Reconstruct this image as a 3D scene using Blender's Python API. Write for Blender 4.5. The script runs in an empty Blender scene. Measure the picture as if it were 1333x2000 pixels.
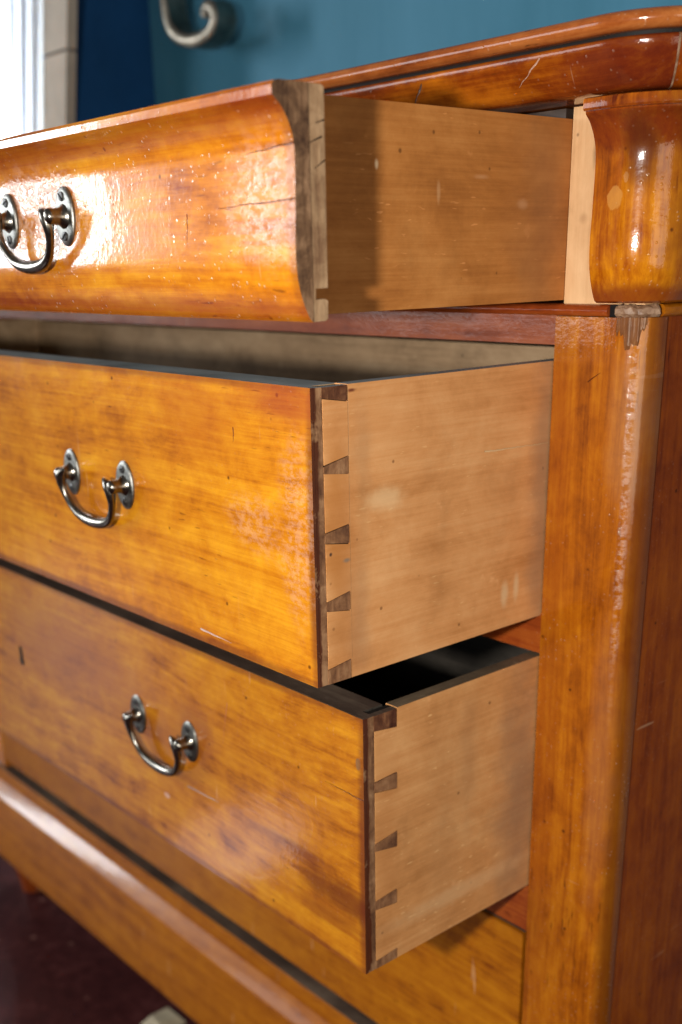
import bpy, bmesh, math, random
from mathutils import Vector, Matrix, Euler
random.seed(7)
sc = bpy.context.scene
C = sc.collection
ZO = 1.10            # chest coordinates use the top of the middle drawer as zero; the floor is 1.10 below

# ------------------------------------------------------------------ camera
cam_d = bpy.data.cameras.new("camera"); cam = bpy.data.objects.new("camera", cam_d); C.objects.link(cam)
cam.location = (0.5926, -0.7485, 0.0807 + ZO)
cam.rotation_euler = Euler((math.radians(69.4417), math.radians(1.2087), math.radians(49.3282)), 'XYZ')
cam_d.sensor_fit = 'VERTICAL'; cam_d.sensor_height = 36; cam_d.sensor_width = 24
cam_d.lens = 2141.95 / 2000 * 36
cam_d.shift_x = 18.18 / 2000; cam_d.shift_y = 313.9 / 2000
cam_d.clip_start = 0.02; cam_d.clip_end = 60
cam_d.dof.use_dof = True; cam_d.dof.focus_distance = 0.81; cam_d.dof.aperture_fstop = 4.6
sc.camera = cam
sc.view_settings.view_transform = 'Standard'; sc.view_settings.look = 'None'
sc.view_settings.exposure = 0.14; sc.view_settings.gamma = 1.0
sc.cycles.use_denoising = True
sc.cycles.max_bounces = 8

# ------------------------------------------------------------------ room light
w = bpy.data.worlds.new("World"); sc.world = w; w.use_nodes = True
w.node_tree.nodes["Background"].inputs[0].default_value = (0.95, 0.88, 0.82, 1)
w.node_tree.nodes["Background"].inputs[1].default_value = 0.13

def area(name, loc, target, sx, sy, power, col, shape='RECTANGLE'):
    l = bpy.data.lights.new(name, 'AREA'); l.shape = shape; l.size = sx
    if shape in ('RECTANGLE', 'ELLIPSE'): l.size_y = sy
    l.energy = power; l.color = col
    o = bpy.data.objects.new(name, l); C.objects.link(o)
    o.location = loc
    d = Vector(target) - Vector(loc)
    o.rotation_euler = d.to_track_quat('-Z', 'Y').to_euler()
    return o
area("window_or_fill_light", (-5.7, -2.93, ZO + 1.15), (-0.3, -0.3, ZO + 1.15), 0.64, 2.4, 165, (0.93, 0.97, 1.0))
area("window_or_fill_light", (-3.35, -3.9, ZO + 0.70), (0.03, -0.2, ZO + 0.70), 1.66, 1.8, 50, (0.95, 0.98, 1.0))
area("lamp_light", (0.45, -1.14, ZO + 0.085), (0.0, -0.2, ZO - 0.15), 0.06, 0.06, 14.5, (1.0, 0.95, 0.88), 'DISK')
area("window_or_fill_light", (1.9, -0.95, ZO - 0.10), (0, -0.15, ZO - 0.2), 1.0, 1.0, 11, (1.0, 0.84, 0.66))  # fill lamp added at the right to brighten the drawer sides
sp = bpy.data.lights.new("floor_patch_spot", 'SPOT'); sp.energy = 11000; sp.spot_size = math.radians(5.8); sp.spot_blend = 0.15; sp.shadow_soft_size = 0.02  # spot added to light the floor patch mirrored in the lower drawer
sp.color = (0.6, 0.95, 1.0)
so = bpy.data.objects.new("floor_patch_spot", sp); C.objects.link(so); so.location = (-2.2, -2.4, 2.1)
so.rotation_euler = (Vector((-1.17, -0.89, 0)) - so.location).to_track_quat('-Z', 'Y').to_euler()

# ------------------------------------------------------------------ node helpers
class NT:
    def __init__(s, name):
        s.m = bpy.data.materials.new(name); s.m.use_nodes = True
        s.t = s.m.node_tree; s.t.nodes.clear()
        s.out = s.t.nodes.new('ShaderNodeOutputMaterial')
        s.b = s.t.nodes.new('ShaderNodeBsdfPrincipled')
        s.t.links.new(s.b.outputs[0], s.out.inputs[0])
        s.tc = s.t.nodes.new('ShaderNodeTexCoord').outputs['Object']; s.org = (0, 0, 0)
    def n(s, typ, ins=None, **kw):
        nd = s.t.nodes.new(typ)
        for k, v in kw.items(): setattr(nd, k, v)
        for k, v in (ins or {}).items(): s.set(nd.inputs[k], v)
        return nd
    def set(s, inp, v):
        if isinstance(v, bpy.types.NodeSocket): s.t.links.new(v, inp)
        else: inp.default_value = v
    def math(s, op, a, b=0.0, c=None, clamp=False):
        nd = s.t.nodes.new('ShaderNodeMath'); nd.operation = op; nd.use_clamp = clamp
        s.set(nd.inputs[0], a); s.set(nd.inputs[1], b)
        if c is not None: s.set(nd.inputs[2], c)
        return nd.outputs[0]
    def mapping(s, scale, loc=(0, 0, 0), rot=(0, 0, 0), vec=None):
        nd = s.n('ShaderNodeMapping', {0: vec or s.tc, 1: loc, 2: rot, 3: scale}); return nd.outputs[0]
    def noise(s, vec, scale=1, detail=4, rough=0.5, dist=0.0):
        nd = s.n('ShaderNodeTexNoise', {'Vector': vec, 'Scale': scale, 'Detail': detail, 'Roughness': rough, 'Distortion': dist})
        return nd.outputs[0]
    def ramp(s, fac, stops, interp='LINEAR'):
        nd = s.t.nodes.new('ShaderNodeValToRGB'); s.set(nd.inputs[0], fac)
        nd.color_ramp.interpolation = interp
        el = nd.color_ramp.elements
        while len(el) < len(stops): el.new(0.5)
        for e, (p, c) in zip(el, stops):
            e.position = p
            e.color = (c, c, c, 1) if isinstance(c, (int, float)) else (*c, 1)
        return nd.outputs[0]
    def mix(s, fac, a, b, mode='MIX'):
        nd = s.t.nodes.new('ShaderNodeMix'); nd.data_type = 'RGBA'; nd.blend_type = mode
        s.set(nd.inputs[0], fac)
        for i, v in ((6, a), (7, b)):
            if isinstance(v, tuple): v = (*v, 1) if len(v) == 3 else v
            s.set(nd.inputs[i], v)
        return nd.outputs[2]
    def sep(s, vec=None):
        return s.n('ShaderNodeSeparateXYZ', {0: vec or s.tc}).outputs
    def smooth(s, v, a, b):
        nd = s.n('ShaderNodeMapRange', {0: v, 1: a, 2: b, 3: 0.0, 4: 1.0}, interpolation_type='SMOOTHSTEP'); return nd.outputs[0]
    def segment(s, p, q, wdt, axes=(0, 2), wob=0.0):
        """mask of a worn line from p to q in the plane of two object axes"""
        xyz = s.sep(); u, v = xyz[axes[0]], xyz[axes[1]]
        p = (p[0] - s.org[axes[0]], p[1] - s.org[axes[1]]); q = (q[0] - s.org[axes[0]], q[1] - s.org[axes[1]])
        dx, dy = q[0] - p[0], q[1] - p[1]; L = math.hypot(dx, dy)
        du = s.math('SUBTRACT', u, p[0]); dv = s.math('SUBTRACT', v, p[1])
        t = s.math('ADD', s.math('MULTIPLY', du, dx / L / L), s.math('MULTIPLY', dv, dy / L / L), clamp=True)
        d = s.math('SUBTRACT', s.math('MULTIPLY', du, dy / L), s.math('MULTIPLY', dv, dx / L))
        if wob:
            nz = s.noise(s.tc, 90, 3, 0.6)
            d = s.math('ADD', d, s.math('MULTIPLY', s.math('SUBTRACT', nz, 0.5), wob))
        d = s.math('ABSOLUTE', d)
        along = s.math('ABSOLUTE', s.math('SUBTRACT', s.math('ADD', s.math('MULTIPLY', du, dx / L), s.math('MULTIPLY', dv, dy / L)), L / 2))
        over = s.math('MAXIMUM', s.math('SUBTRACT', along, L / 2), 0.0)
        taper = s.math('ADD', s.math('MULTIPLY', t, -wdt * 0.75), wdt)
        dd = s.math('ADD', d, s.math('MULTIPLY', over, 1.0))
        return s.math('SUBTRACT', 1.0, s.math('DIVIDE', dd, taper), clamp=True)
    def blob(s, c, r, axes=(0, 2), wob=0.5, nscale=60, soft=0.35):
        xyz = s.sep(); c = (c[0] - s.org[axes[0]], c[1] - s.org[axes[1]])
        du = s.math('DIVIDE', s.math('SUBTRACT', xyz[axes[0]], c[0]), r[0]); dv = s.math('DIVIDE', s.math('SUBTRACT', xyz[axes[1]], c[1]), r[1])
        d = s.math('SQRT', s.math('ADD', s.math('MULTIPLY', du, du), s.math('MULTIPLY', dv, dv)))
        d = s.math('ADD', d, s.math('MULTIPLY', s.math('SUBTRACT', s.noise(s.tc, nscale, 4, 0.6), 0.5), wob * 2))
        nd = s.n('ShaderNodeMapRange', {0: d, 1: 1.0 - soft, 2: 1.0 + soft, 3: 1.0, 4: 0.0}, interpolation_type='SMOOTHSTEP')
        return nd.outputs[0]

AX = {'x': 0, 'y': 1, 'z': 2}
def varnished(name, axis, dark, mid, light, seed=0.0, rough=0.20, coat=0.62, peel=0.06, pits=0.0, blotch=0.5, figure=0.0, marks=(), chips=(), glare_hazes=(), darks=(), worn=0.0, fine=1.0, org=(0, 0, 0), pit_scale=240, low=0.0, spec=0.12):
    """old shellacked softwood: streaks along one axis, blotches, pores, pits and scratches in the varnish"""
    s = NT(name); s.org = org
    def sc3(along, across):
        v = [across] * 3; v[AX[axis]] = along; return tuple(v)
    off = (seed, seed * 1.7, seed * 0.6)
    warp = s.noise(s.mapping((3, 3, 3), off), 1.0, 2, 0.5)
    wv = s.n('ShaderNodeVectorMath', {0: s.tc, 1: s.n('ShaderNodeVectorMath', {0: s.n('ShaderNodeCombineXYZ', {0: warp, 1: warp, 2: warp}).outputs[0], 1: (0.05 + figure * 0.25,) * 3}, operation='MULTIPLY').outputs[0]}, operation='ADD').outputs[0]
    g1 = s.noise(s.mapping(sc3(0.9 + figure * 8, 48), off, vec=wv), 1.0, 5, 0.6, 0.15 + figure)
    g2 = s.noise(s.mapping(sc3(5, 240), off), 1.0, 4, 0.75)
    bl = s.noise(s.mapping(sc3(4.5, 8), off), 1.0, 5, 0.62, 0.3)
    bl2 = s.noise(s.mapping(sc3(26, 38), off), 1.0, 5, 0.7, 0.3)
    v = s.math('ADD', s.math('MULTIPLY', g1, 0.36), s.math('MULTIPLY', g2, 0.30 * fine))
    v = s.math('ADD', v, s.math('MULTIPLY', bl, 0.55 * blotch * 1.4))
    v = s.math('ADD', v, s.math('MULTIPLY', bl2, 0.46))
    g3 = s.noise(s.mapping(sc3(2.5, 130), off, vec=wv), 1.0, 4, 0.65, 0.1)
    v = s.math('ADD', v, s.math('MULTIPLY', g3, 0.26))
    tot = 0.5 * (0.26 + 0.36 + 0.30 * fine + 0.77 * blotch + 0.46)
    v = s.math('SUBTRACT', v, tot); v = s.math('MULTIPLY_ADD', v, 1.75, 0.46 - low)
    col = s.ramp(v, [(0.14, dark), (0.42, mid), (0.80, light)])
    # dark short pores along the grain
    po = s.noise(s.mapping(sc3(40, 330), (seed + 3, 1, 2)), 1.0, 2, 0.5)
    pm = s.smooth(po, 0.64, 0.72)
    pm2 = s.math('MULTIPLY', pm, s.smooth(s.noise(s.mapping((9, 9, 9), off), 1.0, 2), 0.45, 0.65))
    col = s.mix(s.math('MULTIPLY', pm2, 0.7), col, tuple(c * 0.35 for c in dark))
    # nicks: sparse dark specks
    vo = s.n('ShaderNodeTexVoronoi', {'Vector': s.mapping((30, 30, 30), (seed, 5, 3)), 'Scale': 1.0})
    vs = s.n('ShaderNodeTexVoronoi', {'Vector': s.mapping((pit_scale,) * 3, (seed, 2, 3)), 'Scale': 1.0, 'Randomness': 1.0})
    rsel = s.sep(vs.outputs['Color'])[0]
    nick = s.math('MULTIPLY', s.math('SUBTRACT', 1.0, s.smooth(vo.outputs['Distance'], 0.03, 0.07)), 0.8)
    col = s.mix(nick, col, tuple(c * 0.3 for c in dark))
    # fine scratches (pale hairlines)
    scr = s.noise(s.mapping(sc3(160, 14), (seed, 9, 9), rot=(0.4, 0.5, 0.35)), 1.0, 1, 0.4)
    scm = s.math('MULTIPLY', s.smooth(scr, 0.735, 0.77), s.smooth(s.noise(s.mapping((7, 7, 7), (4, seed, 2)), 1.0, 2), 0.5, 0.62))
    col = s.mix(s.math('MULTIPLY', scm, 0.28), col, (0.75, 0.50, 0.30))
    h = s.math('MULTIPLY', s.noise(s.tc, 260, 3, 0.6), 0.5)
    h = s.math('ADD', h, s.math('MULTIPLY', g2, 0.35))
    hbig = s.noise(s.tc, 30, 3, 0.55)
    if worn:
        wm = s.math('MULTIPLY', s.smooth(s.noise(s.mapping((35, 35, 35), (seed, 1, 8)), 1.0, 5, 0.7), 0.56, 0.66), worn)
        col = s.mix(s.math('MULTIPLY', wm, 0.55), col, (0.42, 0.22, 0.10))
        h = s.math('ADD', h, s.math('MULTIPLY', wm, s.math('MULTIPLY', s.noise(s.tc, 500, 2, 0.6), 1.6)))
    rg = s.math('MULTIPLY_ADD', s.noise(s.mapping((14, 14, 14), (seed, 0, 0)), 1.0, 4, 0.6), 0.22, rough - 0.11)
    for (p, q, wd, c, ax, wob) in marks:
        mk = s.segment(p, q, wd, ax, wob)
        mk2 = s.math('MULTIPLY', mk, 2.2, clamp=True)
        col = s.mix(mk2, col, c)
        h = s.math('SUBTRACT', h, s.math('MULTIPLY', mk, 2.5))
    for (c0, r, c, ax, k) in chips:
        mk = s.blob(c0, r, ax, 0.45, 110, 0.10)
        col = s.mix(s.math('MULTIPLY', mk, k), col, c)
        h = s.math('SUBTRACT', h, s.math('MULTIPLY', mk, 0.6))
    for (c0, r, c, ax, k) in darks:
        mk = s.blob(c0, r, ax, 0.55, 28, 0.6)
        col = s.mix(s.math('MULTIPLY', mk, k), col, c)
    crz = 0.0
    for (c0, r, ax, k) in glare_hazes:
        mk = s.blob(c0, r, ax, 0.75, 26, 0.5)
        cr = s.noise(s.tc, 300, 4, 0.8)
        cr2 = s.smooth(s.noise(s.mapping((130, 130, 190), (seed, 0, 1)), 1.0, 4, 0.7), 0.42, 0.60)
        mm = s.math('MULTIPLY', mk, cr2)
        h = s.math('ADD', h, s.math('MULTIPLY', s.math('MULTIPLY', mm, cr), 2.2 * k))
        col = s.mix(s.math('MULTIPLY', mm, 0.34 * k), col, (0.80, 0.64, 0.56))  # pale glare painted into the varnish colour
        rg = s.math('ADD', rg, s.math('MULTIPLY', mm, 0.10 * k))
    if pits:
        pt = s.math('MULTIPLY', s.math('SUBTRACT', 1.0, s.smooth(vs.outputs['Distance'], 0.05, 0.30)), s.smooth(rsel, 0.60, 0.68))
        dens = s.smooth(s.noise(s.mapping((11, 11, 11), (seed, 7, 1)), 1.0, 3, 0.6), 0.38, 0.6)
        pt = s.math('MULTIPLY', pt, dens)
        h = s.math('ADD', h, s.math('MULTIPLY', pt, 3.0 * pits))
        col = s.mix(s.math('MULTIPLY', pt, 0.35 * min(1, pits)), col, (0.85, 0.62, 0.42))  # pale glints painted on the raised varnish spots
    s.set(s.b.inputs['Base Color'], col)
    s.set(s.b.inputs['Roughness'], rg)
    bmp = s.n('ShaderNodeBump', {'Strength': 1.0, 'Distance': 0.0006 * peel / 0.06 * 0.25, 'Height': h})
    bmp2 = s.n('ShaderNodeBump', {'Strength': 1.0, 'Distance': 0.00028, 'Height': hbig, 'Normal': bmp.outputs[0]})
    s.set(s.b.inputs['Normal'], bmp2.outputs[0])
    s.b.inputs['Coat Weight'].default_value = coat
    s.b.inputs['Coat Roughness'].default_value = 0.055
    s.set(s.b.inputs['Coat Normal'], bmp2.outputs[0])
    s.b.inputs['Specular IOR Level'].default_value = spec
    return s.m

def raw(name, axis, dark, mid, light, seed=0.0, fleck=0.4, dirt=0.4, rough=0.62, spec=0.25, chips=(), darks=(), marks=(), org=(0, 0, 0)):
    """planed unvarnished drawer wood with fibres, ray flecks and rubbed dirt"""
    s = NT(name); s.org = org
    def sc3(along, across):
        v = [across] * 3; v[AX[axis]] = along; return tuple(v)
    off = (seed, seed * 2.1, seed)
    g1 = s.noise(s.mapping(sc3(1.5, 62), off), 1.0, 5, 0.65, 0.15)
    g2 = s.noise(s.mapping(sc3(7, 300), off), 1.0, 4, 0.8)
    bl = s.noise(s.mapping(sc3(9, 13), off), 1.0, 6, 0.7, 0.3)
    v = s.math('ADD', s.math('MULTIPLY', g1, 0.45), s.math('ADD', s.math('MULTIPLY', g2, 0.36), s.math('MULTIPLY', bl, 0.89)))
    v = s.math('MULTIPLY_ADD', s.math('SUBTRACT', v, 0.85), 1.35, 0.5)
    col = s.ramp(v, [(0.2, dark), (0.48, mid), (0.78, light)])
    fl = s.noise(s.mapping(sc3(90, 420), (seed, 3, 1), rot=(0.35, 0, 0) if axis == 'y' else (0, 0, 0)), 1.0, 1, 0.4)
    flm = s.math('MULTIPLY', s.smooth(fl, 0.69, 0.76), s.smooth(s.noise(s.mapping((16, 16, 16), off), 1.0, 2), 0.42, 0.6))
    col = s.mix(s.math('MULTIPLY', flm, fleck), col, tuple(min(1, c * 1.7 + 0.05) for c in light))
    dm = s.smooth(s.noise(s.mapping((13, 13, 13), (2, seed, 5)), 1.0, 5, 0.65), 0.50, 0.78)
    col = s.mix(s.math('MULTIPLY', dm, dirt), col, tuple(c * 0.45 for c in dark))
    pl = s.smooth(s.noise(s.mapping((26, 26, 26), (8, seed, 1)), 1.0, 4, 0.6), 0.66, 0.74)
    col = s.mix(s.math('MULTIPLY', pl, 0.30), col, tuple(min(1, c * 1.25 + 0.03) for c in light))
    vo = s.n('ShaderNodeTexVoronoi', {'Vector': s.mapping((34, 34, 34), (seed, 5, 3)), 'Scale': 1.0})
    nick = s.math('MULTIPLY', s.math('SUBTRACT', 1.0, s.smooth(vo.outputs['Distance'], 0.03, 0.07)), 0.7)
    col = s.mix(nick, col, tuple(c * 0.35 for c in dark))
    h = s.math('ADD', s.math('MULTIPLY', g2, 0.8), s.math('MULTIPLY', s.noise(s.tc, 420, 3, 0.6), 0.4))
    for (c0, r, c, ax, k) in list(darks):
        mk = s.blob(c0, r, ax, 0.9, 30, 0.9)
        col = s.mix(s.math('MULTIPLY', mk, k), col, c)
    for (c0, r, c, ax, k) in list(chips):
        mk = s.blob(c0, r, ax, 0.6, 90, 0.7)
        col = s.mix(s.math('MULTIPLY', mk, k), col, c)
    for (p, q, wd, c, ax, wob) in marks:
        mk = s.segment(p, q, wd, ax, wob)
        col = s.mix(s.math('MULTIPLY', mk, 2.2, clamp=True), col, c)
        h = s.math('SUBTRACT', h, s.math('MULTIPLY', mk, 2.0))
    s.set(s.b.inputs['Base Color'], col)
    s.b.inputs['Roughness'].default_value = rough
    s.b.inputs['Specular IOR Level'].default_value = spec
    bmp = s.n('ShaderNodeBump', {'Strength': 1.0, 'Distance': 0.00018, 'Height': h})
    s.set(s.b.inputs['Normal'], bmp.outputs[0])
    return s.m

def endgrain(name, base, lightc, darkc, seed=0.0, stain_y=None, rough=0.55, marks=()):
    """rough sawn end grain, smeared with old brown varnish near the face"""
    s = NT(name)
    n1 = s.noise(s.mapping((1, 190, 30), (seed, 0, 0), rot=(0.9, 0, 0)), 1.0, 4, 0.65)
    n2 = s.noise(s.mapping((70, 70, 70), (seed, 1, 0)), 1.0, 5, 0.7, 0.5)
    n3 = s.noise(s.mapping((20, 20, 20), (seed, 4, 0)), 1.0, 3, 0.6)
    v = s.math('ADD', s.math('MULTIPLY', n1, 0.4), s.math('ADD', s.math('MULTIPLY', n2, 0.6), s.math('MULTIPLY', n3, 0.5)))
    v = s.math('MULTIPLY_ADD', s.math('SUBTRACT', v, 0.75), 1.9, 0.5)
    col = s.ramp(v, [(0.2, darkc), (0.5, base), (0.82, lightc)])
    rg = rough
    if stain_y:
        y0, y1 = stain_y
        yy = s.sep()[1]
        yw = s.math('ADD', yy, s.math('MULTIPLY', s.math('SUBTRACT', s.noise(s.mapping((30, 60, 22), (seed, 2, 2)), 1.0, 4, 0.65), 0.5), (y1 - y0) * 1.6))
        st = s.math('SUBTRACT', 1.0, s.smooth(yw, y1 - 0.0012, y1 + 0.0006))
        st = s.math('MULTIPLY', st, s.smooth(s.noise(s.mapping((40, 40, 30), (1, seed, 2)), 1.0, 4, 0.7), 0.36, 0.44))
        col = s.mix(s.math('MULTIPLY', st, 0.93), col, (0.075, 0.018, 0.006))
        rg = s.math('MULTIPLY_ADD', st, -0.3, rough)
    h = s.math('ADD', n1, n2)
    for (p, q, wd, c, ax, wob) in marks:
        mk = s.segment(p, q, wd, ax, wob)
        col = s.mix(s.math('MULTIPLY', mk, 2.5, clamp=True), col, c)
        h = s.math('SUBTRACT', h, s.math('MULTIPLY', mk, 3.0))
    s.set(s.b.inputs['Base Color'], col); s.set(s.b.inputs['Roughness'], rg)
    s.b.inputs['Specular IOR Level'].default_value = 0.35
    s.set(s.b.inputs['Normal'], s.n('ShaderNodeBump', {'Strength': 1.0, 'Distance': 0.0006, 'Height': h}).outputs[0])
    return s.m

def plain(name, col, rough=0.6, spec=0.3, metal=0.0, var=0.15, nscale=30, bump=0.0003, coat=0.0):
    s = NT(name)
    n1 = s.noise(s.tc, nscale, 5, 0.6)
    c = s.ramp(n1, [(0.25, tuple(x * (1 - var) for x in col)), (0.75, tuple(min(1, x * (1 + var)) for x in col))])
    s.set(s.b.inputs['Base Color'], c)
    s.set(s.b.inputs['Roughness'], s.math('MULTIPLY_ADD', n1, 0.15, rough - 0.07))
    s.b.inputs['Metallic'].default_value = metal
    s.b.inputs['Specular IOR Level'].default_value = spec
    s.b.inputs['Coat Weight'].default_value = coat
    if bump: s.set(s.b.inputs['Normal'], s.n('ShaderNodeBump', {'Strength': 1.0, 'Distance': bump, 'Height': s.noise(s.tc, nscale * 6, 4, 0.6)}).outputs[0])
    return s.m

# ------------------------------------------------------------------ materials
AMB_D, AMB_M, AMB_L = (0.235, 0.050, 0.004), (0.50, 0.165, 0.010), (0.72, 0.315, 0.024)
X = 'x'
M = {}
OX = 0.63      # drawers' empties stand at x=-0.63, so local x = x + OX
def L(x): return x + OX
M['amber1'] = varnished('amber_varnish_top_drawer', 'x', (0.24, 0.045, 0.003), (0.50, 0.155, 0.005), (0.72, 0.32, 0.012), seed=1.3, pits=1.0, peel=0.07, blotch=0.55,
    marks=[((L(.046), .1459 - .0455), (L(-.002), .1432 - .0455), .0007, (.06, .02, .012), (0, 2), .003), ((L(.046), .1160 - .0455), (L(-.034), .1140 - .0455), .0006, (.06, .02, .012), (0, 2), .004),
           ((L(-.07), .112 - .0455), (L(-.071), .093 - .0455), .0009, (.2, .03, .01), (0, 2), .004)],
    glare_hazes=[((L(-.285), .118 - .0455), (.085, .030), (0, 2), 1.0), ((L(.02), .115 - .0455), (.034, .034), (0, 2), 0.5)],
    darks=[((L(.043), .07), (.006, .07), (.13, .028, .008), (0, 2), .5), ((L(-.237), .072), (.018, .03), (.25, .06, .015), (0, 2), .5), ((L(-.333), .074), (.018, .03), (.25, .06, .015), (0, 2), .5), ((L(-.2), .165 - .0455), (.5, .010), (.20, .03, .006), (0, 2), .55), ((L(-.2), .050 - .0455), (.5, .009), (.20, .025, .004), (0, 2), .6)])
M['amber2'] = varnished('amber_varnish_middle_drawer', 'x', (0.25, 0.058, 0.003), (0.50, 0.168, 0.005), (0.70, 0.315, 0.012), seed=4.1, pits=0.12, blotch=0.45,
    marks=[((L(-.156), -.2094 + .22), (L(-.112), -.2112 + .22), .0010, (.55, .42, .36), (0, 2), .001), ((L(-.094), -.035 + .22), (L(-.0945), -.046 + .22), .0009, (.12, .02, .01), (0, 2), .002)],
    glare_hazes=[((L(-.015), -.105 + .22), (.022, .060), (0, 2), 0.42), ((L(-.072), -.105 + .22), (.030, .022), (0, 2), 0.36)],
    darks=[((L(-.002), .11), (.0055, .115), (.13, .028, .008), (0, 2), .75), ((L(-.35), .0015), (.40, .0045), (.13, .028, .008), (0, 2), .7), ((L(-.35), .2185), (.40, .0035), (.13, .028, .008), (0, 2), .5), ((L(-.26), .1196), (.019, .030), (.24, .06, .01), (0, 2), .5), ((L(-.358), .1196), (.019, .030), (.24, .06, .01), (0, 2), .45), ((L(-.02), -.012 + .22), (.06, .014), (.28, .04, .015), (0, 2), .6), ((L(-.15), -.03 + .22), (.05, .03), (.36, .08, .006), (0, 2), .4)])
M['amber3'] = varnished('amber_varnish_lower_drawer', 'x', (0.16, 0.033, 0.003), (0.39, 0.128, 0.005), (0.58, 0.25, 0.010), seed=7.7, pits=0.2, blotch=0.45, figure=0.16,
    marks=[((L(-.268), -.4140 + .4987), (L(-.214), -.4118 + .4987), .0012, (.30, .25, .24), (0, 2), .002), ((L(-.002), -.331 + .4987), (L(-.05), -.330 + .4987), .0006, (.05, .02, .01), (0, 2), .003),
           ((L(-.19), -.30 + .4987), (L(-.20), -.345 + .4987), .0007, (.42, .14, .07), (0, 2), .003)],
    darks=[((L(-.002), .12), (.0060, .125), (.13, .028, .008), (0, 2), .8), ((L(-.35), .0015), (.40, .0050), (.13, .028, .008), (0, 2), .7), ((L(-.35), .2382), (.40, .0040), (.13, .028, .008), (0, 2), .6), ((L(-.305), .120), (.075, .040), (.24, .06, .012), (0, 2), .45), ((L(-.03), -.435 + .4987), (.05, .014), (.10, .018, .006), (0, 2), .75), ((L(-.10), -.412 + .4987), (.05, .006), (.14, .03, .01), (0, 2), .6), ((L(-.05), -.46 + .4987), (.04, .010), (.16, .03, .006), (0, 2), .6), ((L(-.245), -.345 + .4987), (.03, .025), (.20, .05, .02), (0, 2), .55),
           ((L(-.5), -.33 + .4987), (.16, .05), (.26, .07, .02), (0, 2), .5)],  # broad left blob is shade painted into the front
    chips=[((L(-.008), -.300 + .4987), (.003, .005), (.16, .10, .05), (0, 2), .7), ((L(-.31), -.44 + .4987), (.005, .003), (.6, .42, .36), (0, 2), .5)])
M['amber4'] = varnished('amber_varnish_bottom_drawer', 'x', (0.18, 0.040, 0.003), (0.35, 0.108, 0.004), (0.49, 0.18, 0.007), seed=9.9, blotch=0.4)
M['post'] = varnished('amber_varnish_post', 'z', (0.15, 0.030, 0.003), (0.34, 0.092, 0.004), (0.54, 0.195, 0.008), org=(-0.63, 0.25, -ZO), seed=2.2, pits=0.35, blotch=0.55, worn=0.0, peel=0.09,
    marks=[((.0355, -.0146), (.047, -.0068), .0007, (.12, .03, .01), (0, 2), .002)],
    darks=[((.084, -.35), (.006, .6), (.13, .03, .004), (0, 2), .75), ((.07, -.05), (.012, .05), (.42, .25, .12), (0, 2), .2), ((.07, -.35), (.010, .12), (.30, .12, .05), (0, 2), .45), ((.010, -.3), (.012, .4), (.24, .05, .006), (0, 2), .35)],
    glare_hazes=[((.0745, -.09), (.0028, .16), (0, 2), 0.7)])
M['side'] = varnished('dark_red_varnish_side', 'z', (0.09, 0.012, 0.001), (0.21, 0.038, 0.002), (0.34, 0.082, 0.003), org=(-0.63, 0.25, -ZO), seed=5.2, pits=0.3, blotch=0.5, rough=0.38, coat=0.0, spec=0.12)
M['block'] = varnished('amber_varnish_block', 'z', (0.08, 0.011, 0.002), (0.33, 0.080, 0.003), (0.66, 0.25, 0.007), org=(-0.63, 0.25, -ZO), seed=3.4, pits=0.35, blotch=0.75, peel=0.10,
    chips=[((.0665, .1195), (.0060, .0085), (.60, .30, .07), (0, 2), .5), ((.0745, .133), (.0018, .004), (.55, .28, .11), (0, 2), .5)],
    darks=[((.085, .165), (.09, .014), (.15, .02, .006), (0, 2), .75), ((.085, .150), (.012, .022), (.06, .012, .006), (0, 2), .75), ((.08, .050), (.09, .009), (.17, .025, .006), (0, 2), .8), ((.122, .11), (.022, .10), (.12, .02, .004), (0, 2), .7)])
M['cornice'] = varnished('red_brown_varnish_cornice', 'x', (0.04, 0.005, 0.001), (0.17, 0.029, 0.002), (0.42, 0.115, 0.005), org=(-0.63, 0.25, -ZO), seed=6.1, pits=0.3, blotch=0.9, peel=0.09,
    marks=[((-.105, .211), (-.130, .186), .0011, (.10, .05, .03), (0, 2), .006), ((.015, .214), (-.008, .198), .0008, (.50, .28, .18), (0, 2), .004)],
    darks=[((-.11, .19), (.03, .008), (.05, .01, .006), (0, 2), .7), ((.09, .205), (.05, .03), (.10, .012, .006), (0, 2), .6)])
M['topboard'] = varnished('red_brown_varnish_top', 'x', (0.13, 0.025, 0.006), (0.28, 0.072, 0.014), (0.46, 0.16, 0.04), seed=8.3, pits=0.4, blotch=0.5, peel=0.08)
M['bead'] = varnished('dark_cherry_varnish', 'x', (0.10, 0.015, 0.004), (0.25, 0.045, 0.008), (0.40, 0.10, 0.014), seed=8.8, pits=0.2, blotch=0.5)
M['rail'] = varnished('faded_cherry_varnish', 'x', (0.13, 0.03, 0.014), (0.24, 0.065, 0.030), (0.36, 0.11, 0.045), seed=9.1, blotch=0.4, coat=0.3, rough=0.35)
M['base'] = varnished('amber_varnish_base', 'x', (0.15, 0.032, 0.003), (0.31, 0.090, 0.004), (0.45, 0.155, 0.007), seed=3.9, blotch=0.4, peel=0.04, rough=0.32, coat=0.19)
M['side1'] = raw('brown_raw_wood', 'y', (0.27, 0.090, 0.016), (0.42, 0.158, 0.034), (0.55, 0.235, 0.062), org=(-0.63, -0.3055, 0.0455), seed=1.1, fleck=0.3, dirt=0.3,
    chips=[((-.2045, .1405), (.0014, .0024), (.85, .62, .38), (1, 2), .8), ((-.1454, .1246), (.0015, .006), (.66, .40, .2), (1, 2), .35), ((-.1018, .1356), (.006, .0015), (.66, .40, .22), (1, 2), .3), ((-.055, .118), (.005, .003), (.66, .4, .22), (1, 2), .3)], darks=[((-.03, .11), (.03, .08), (.26, .12, .05), (1, 2), .45)])
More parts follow.
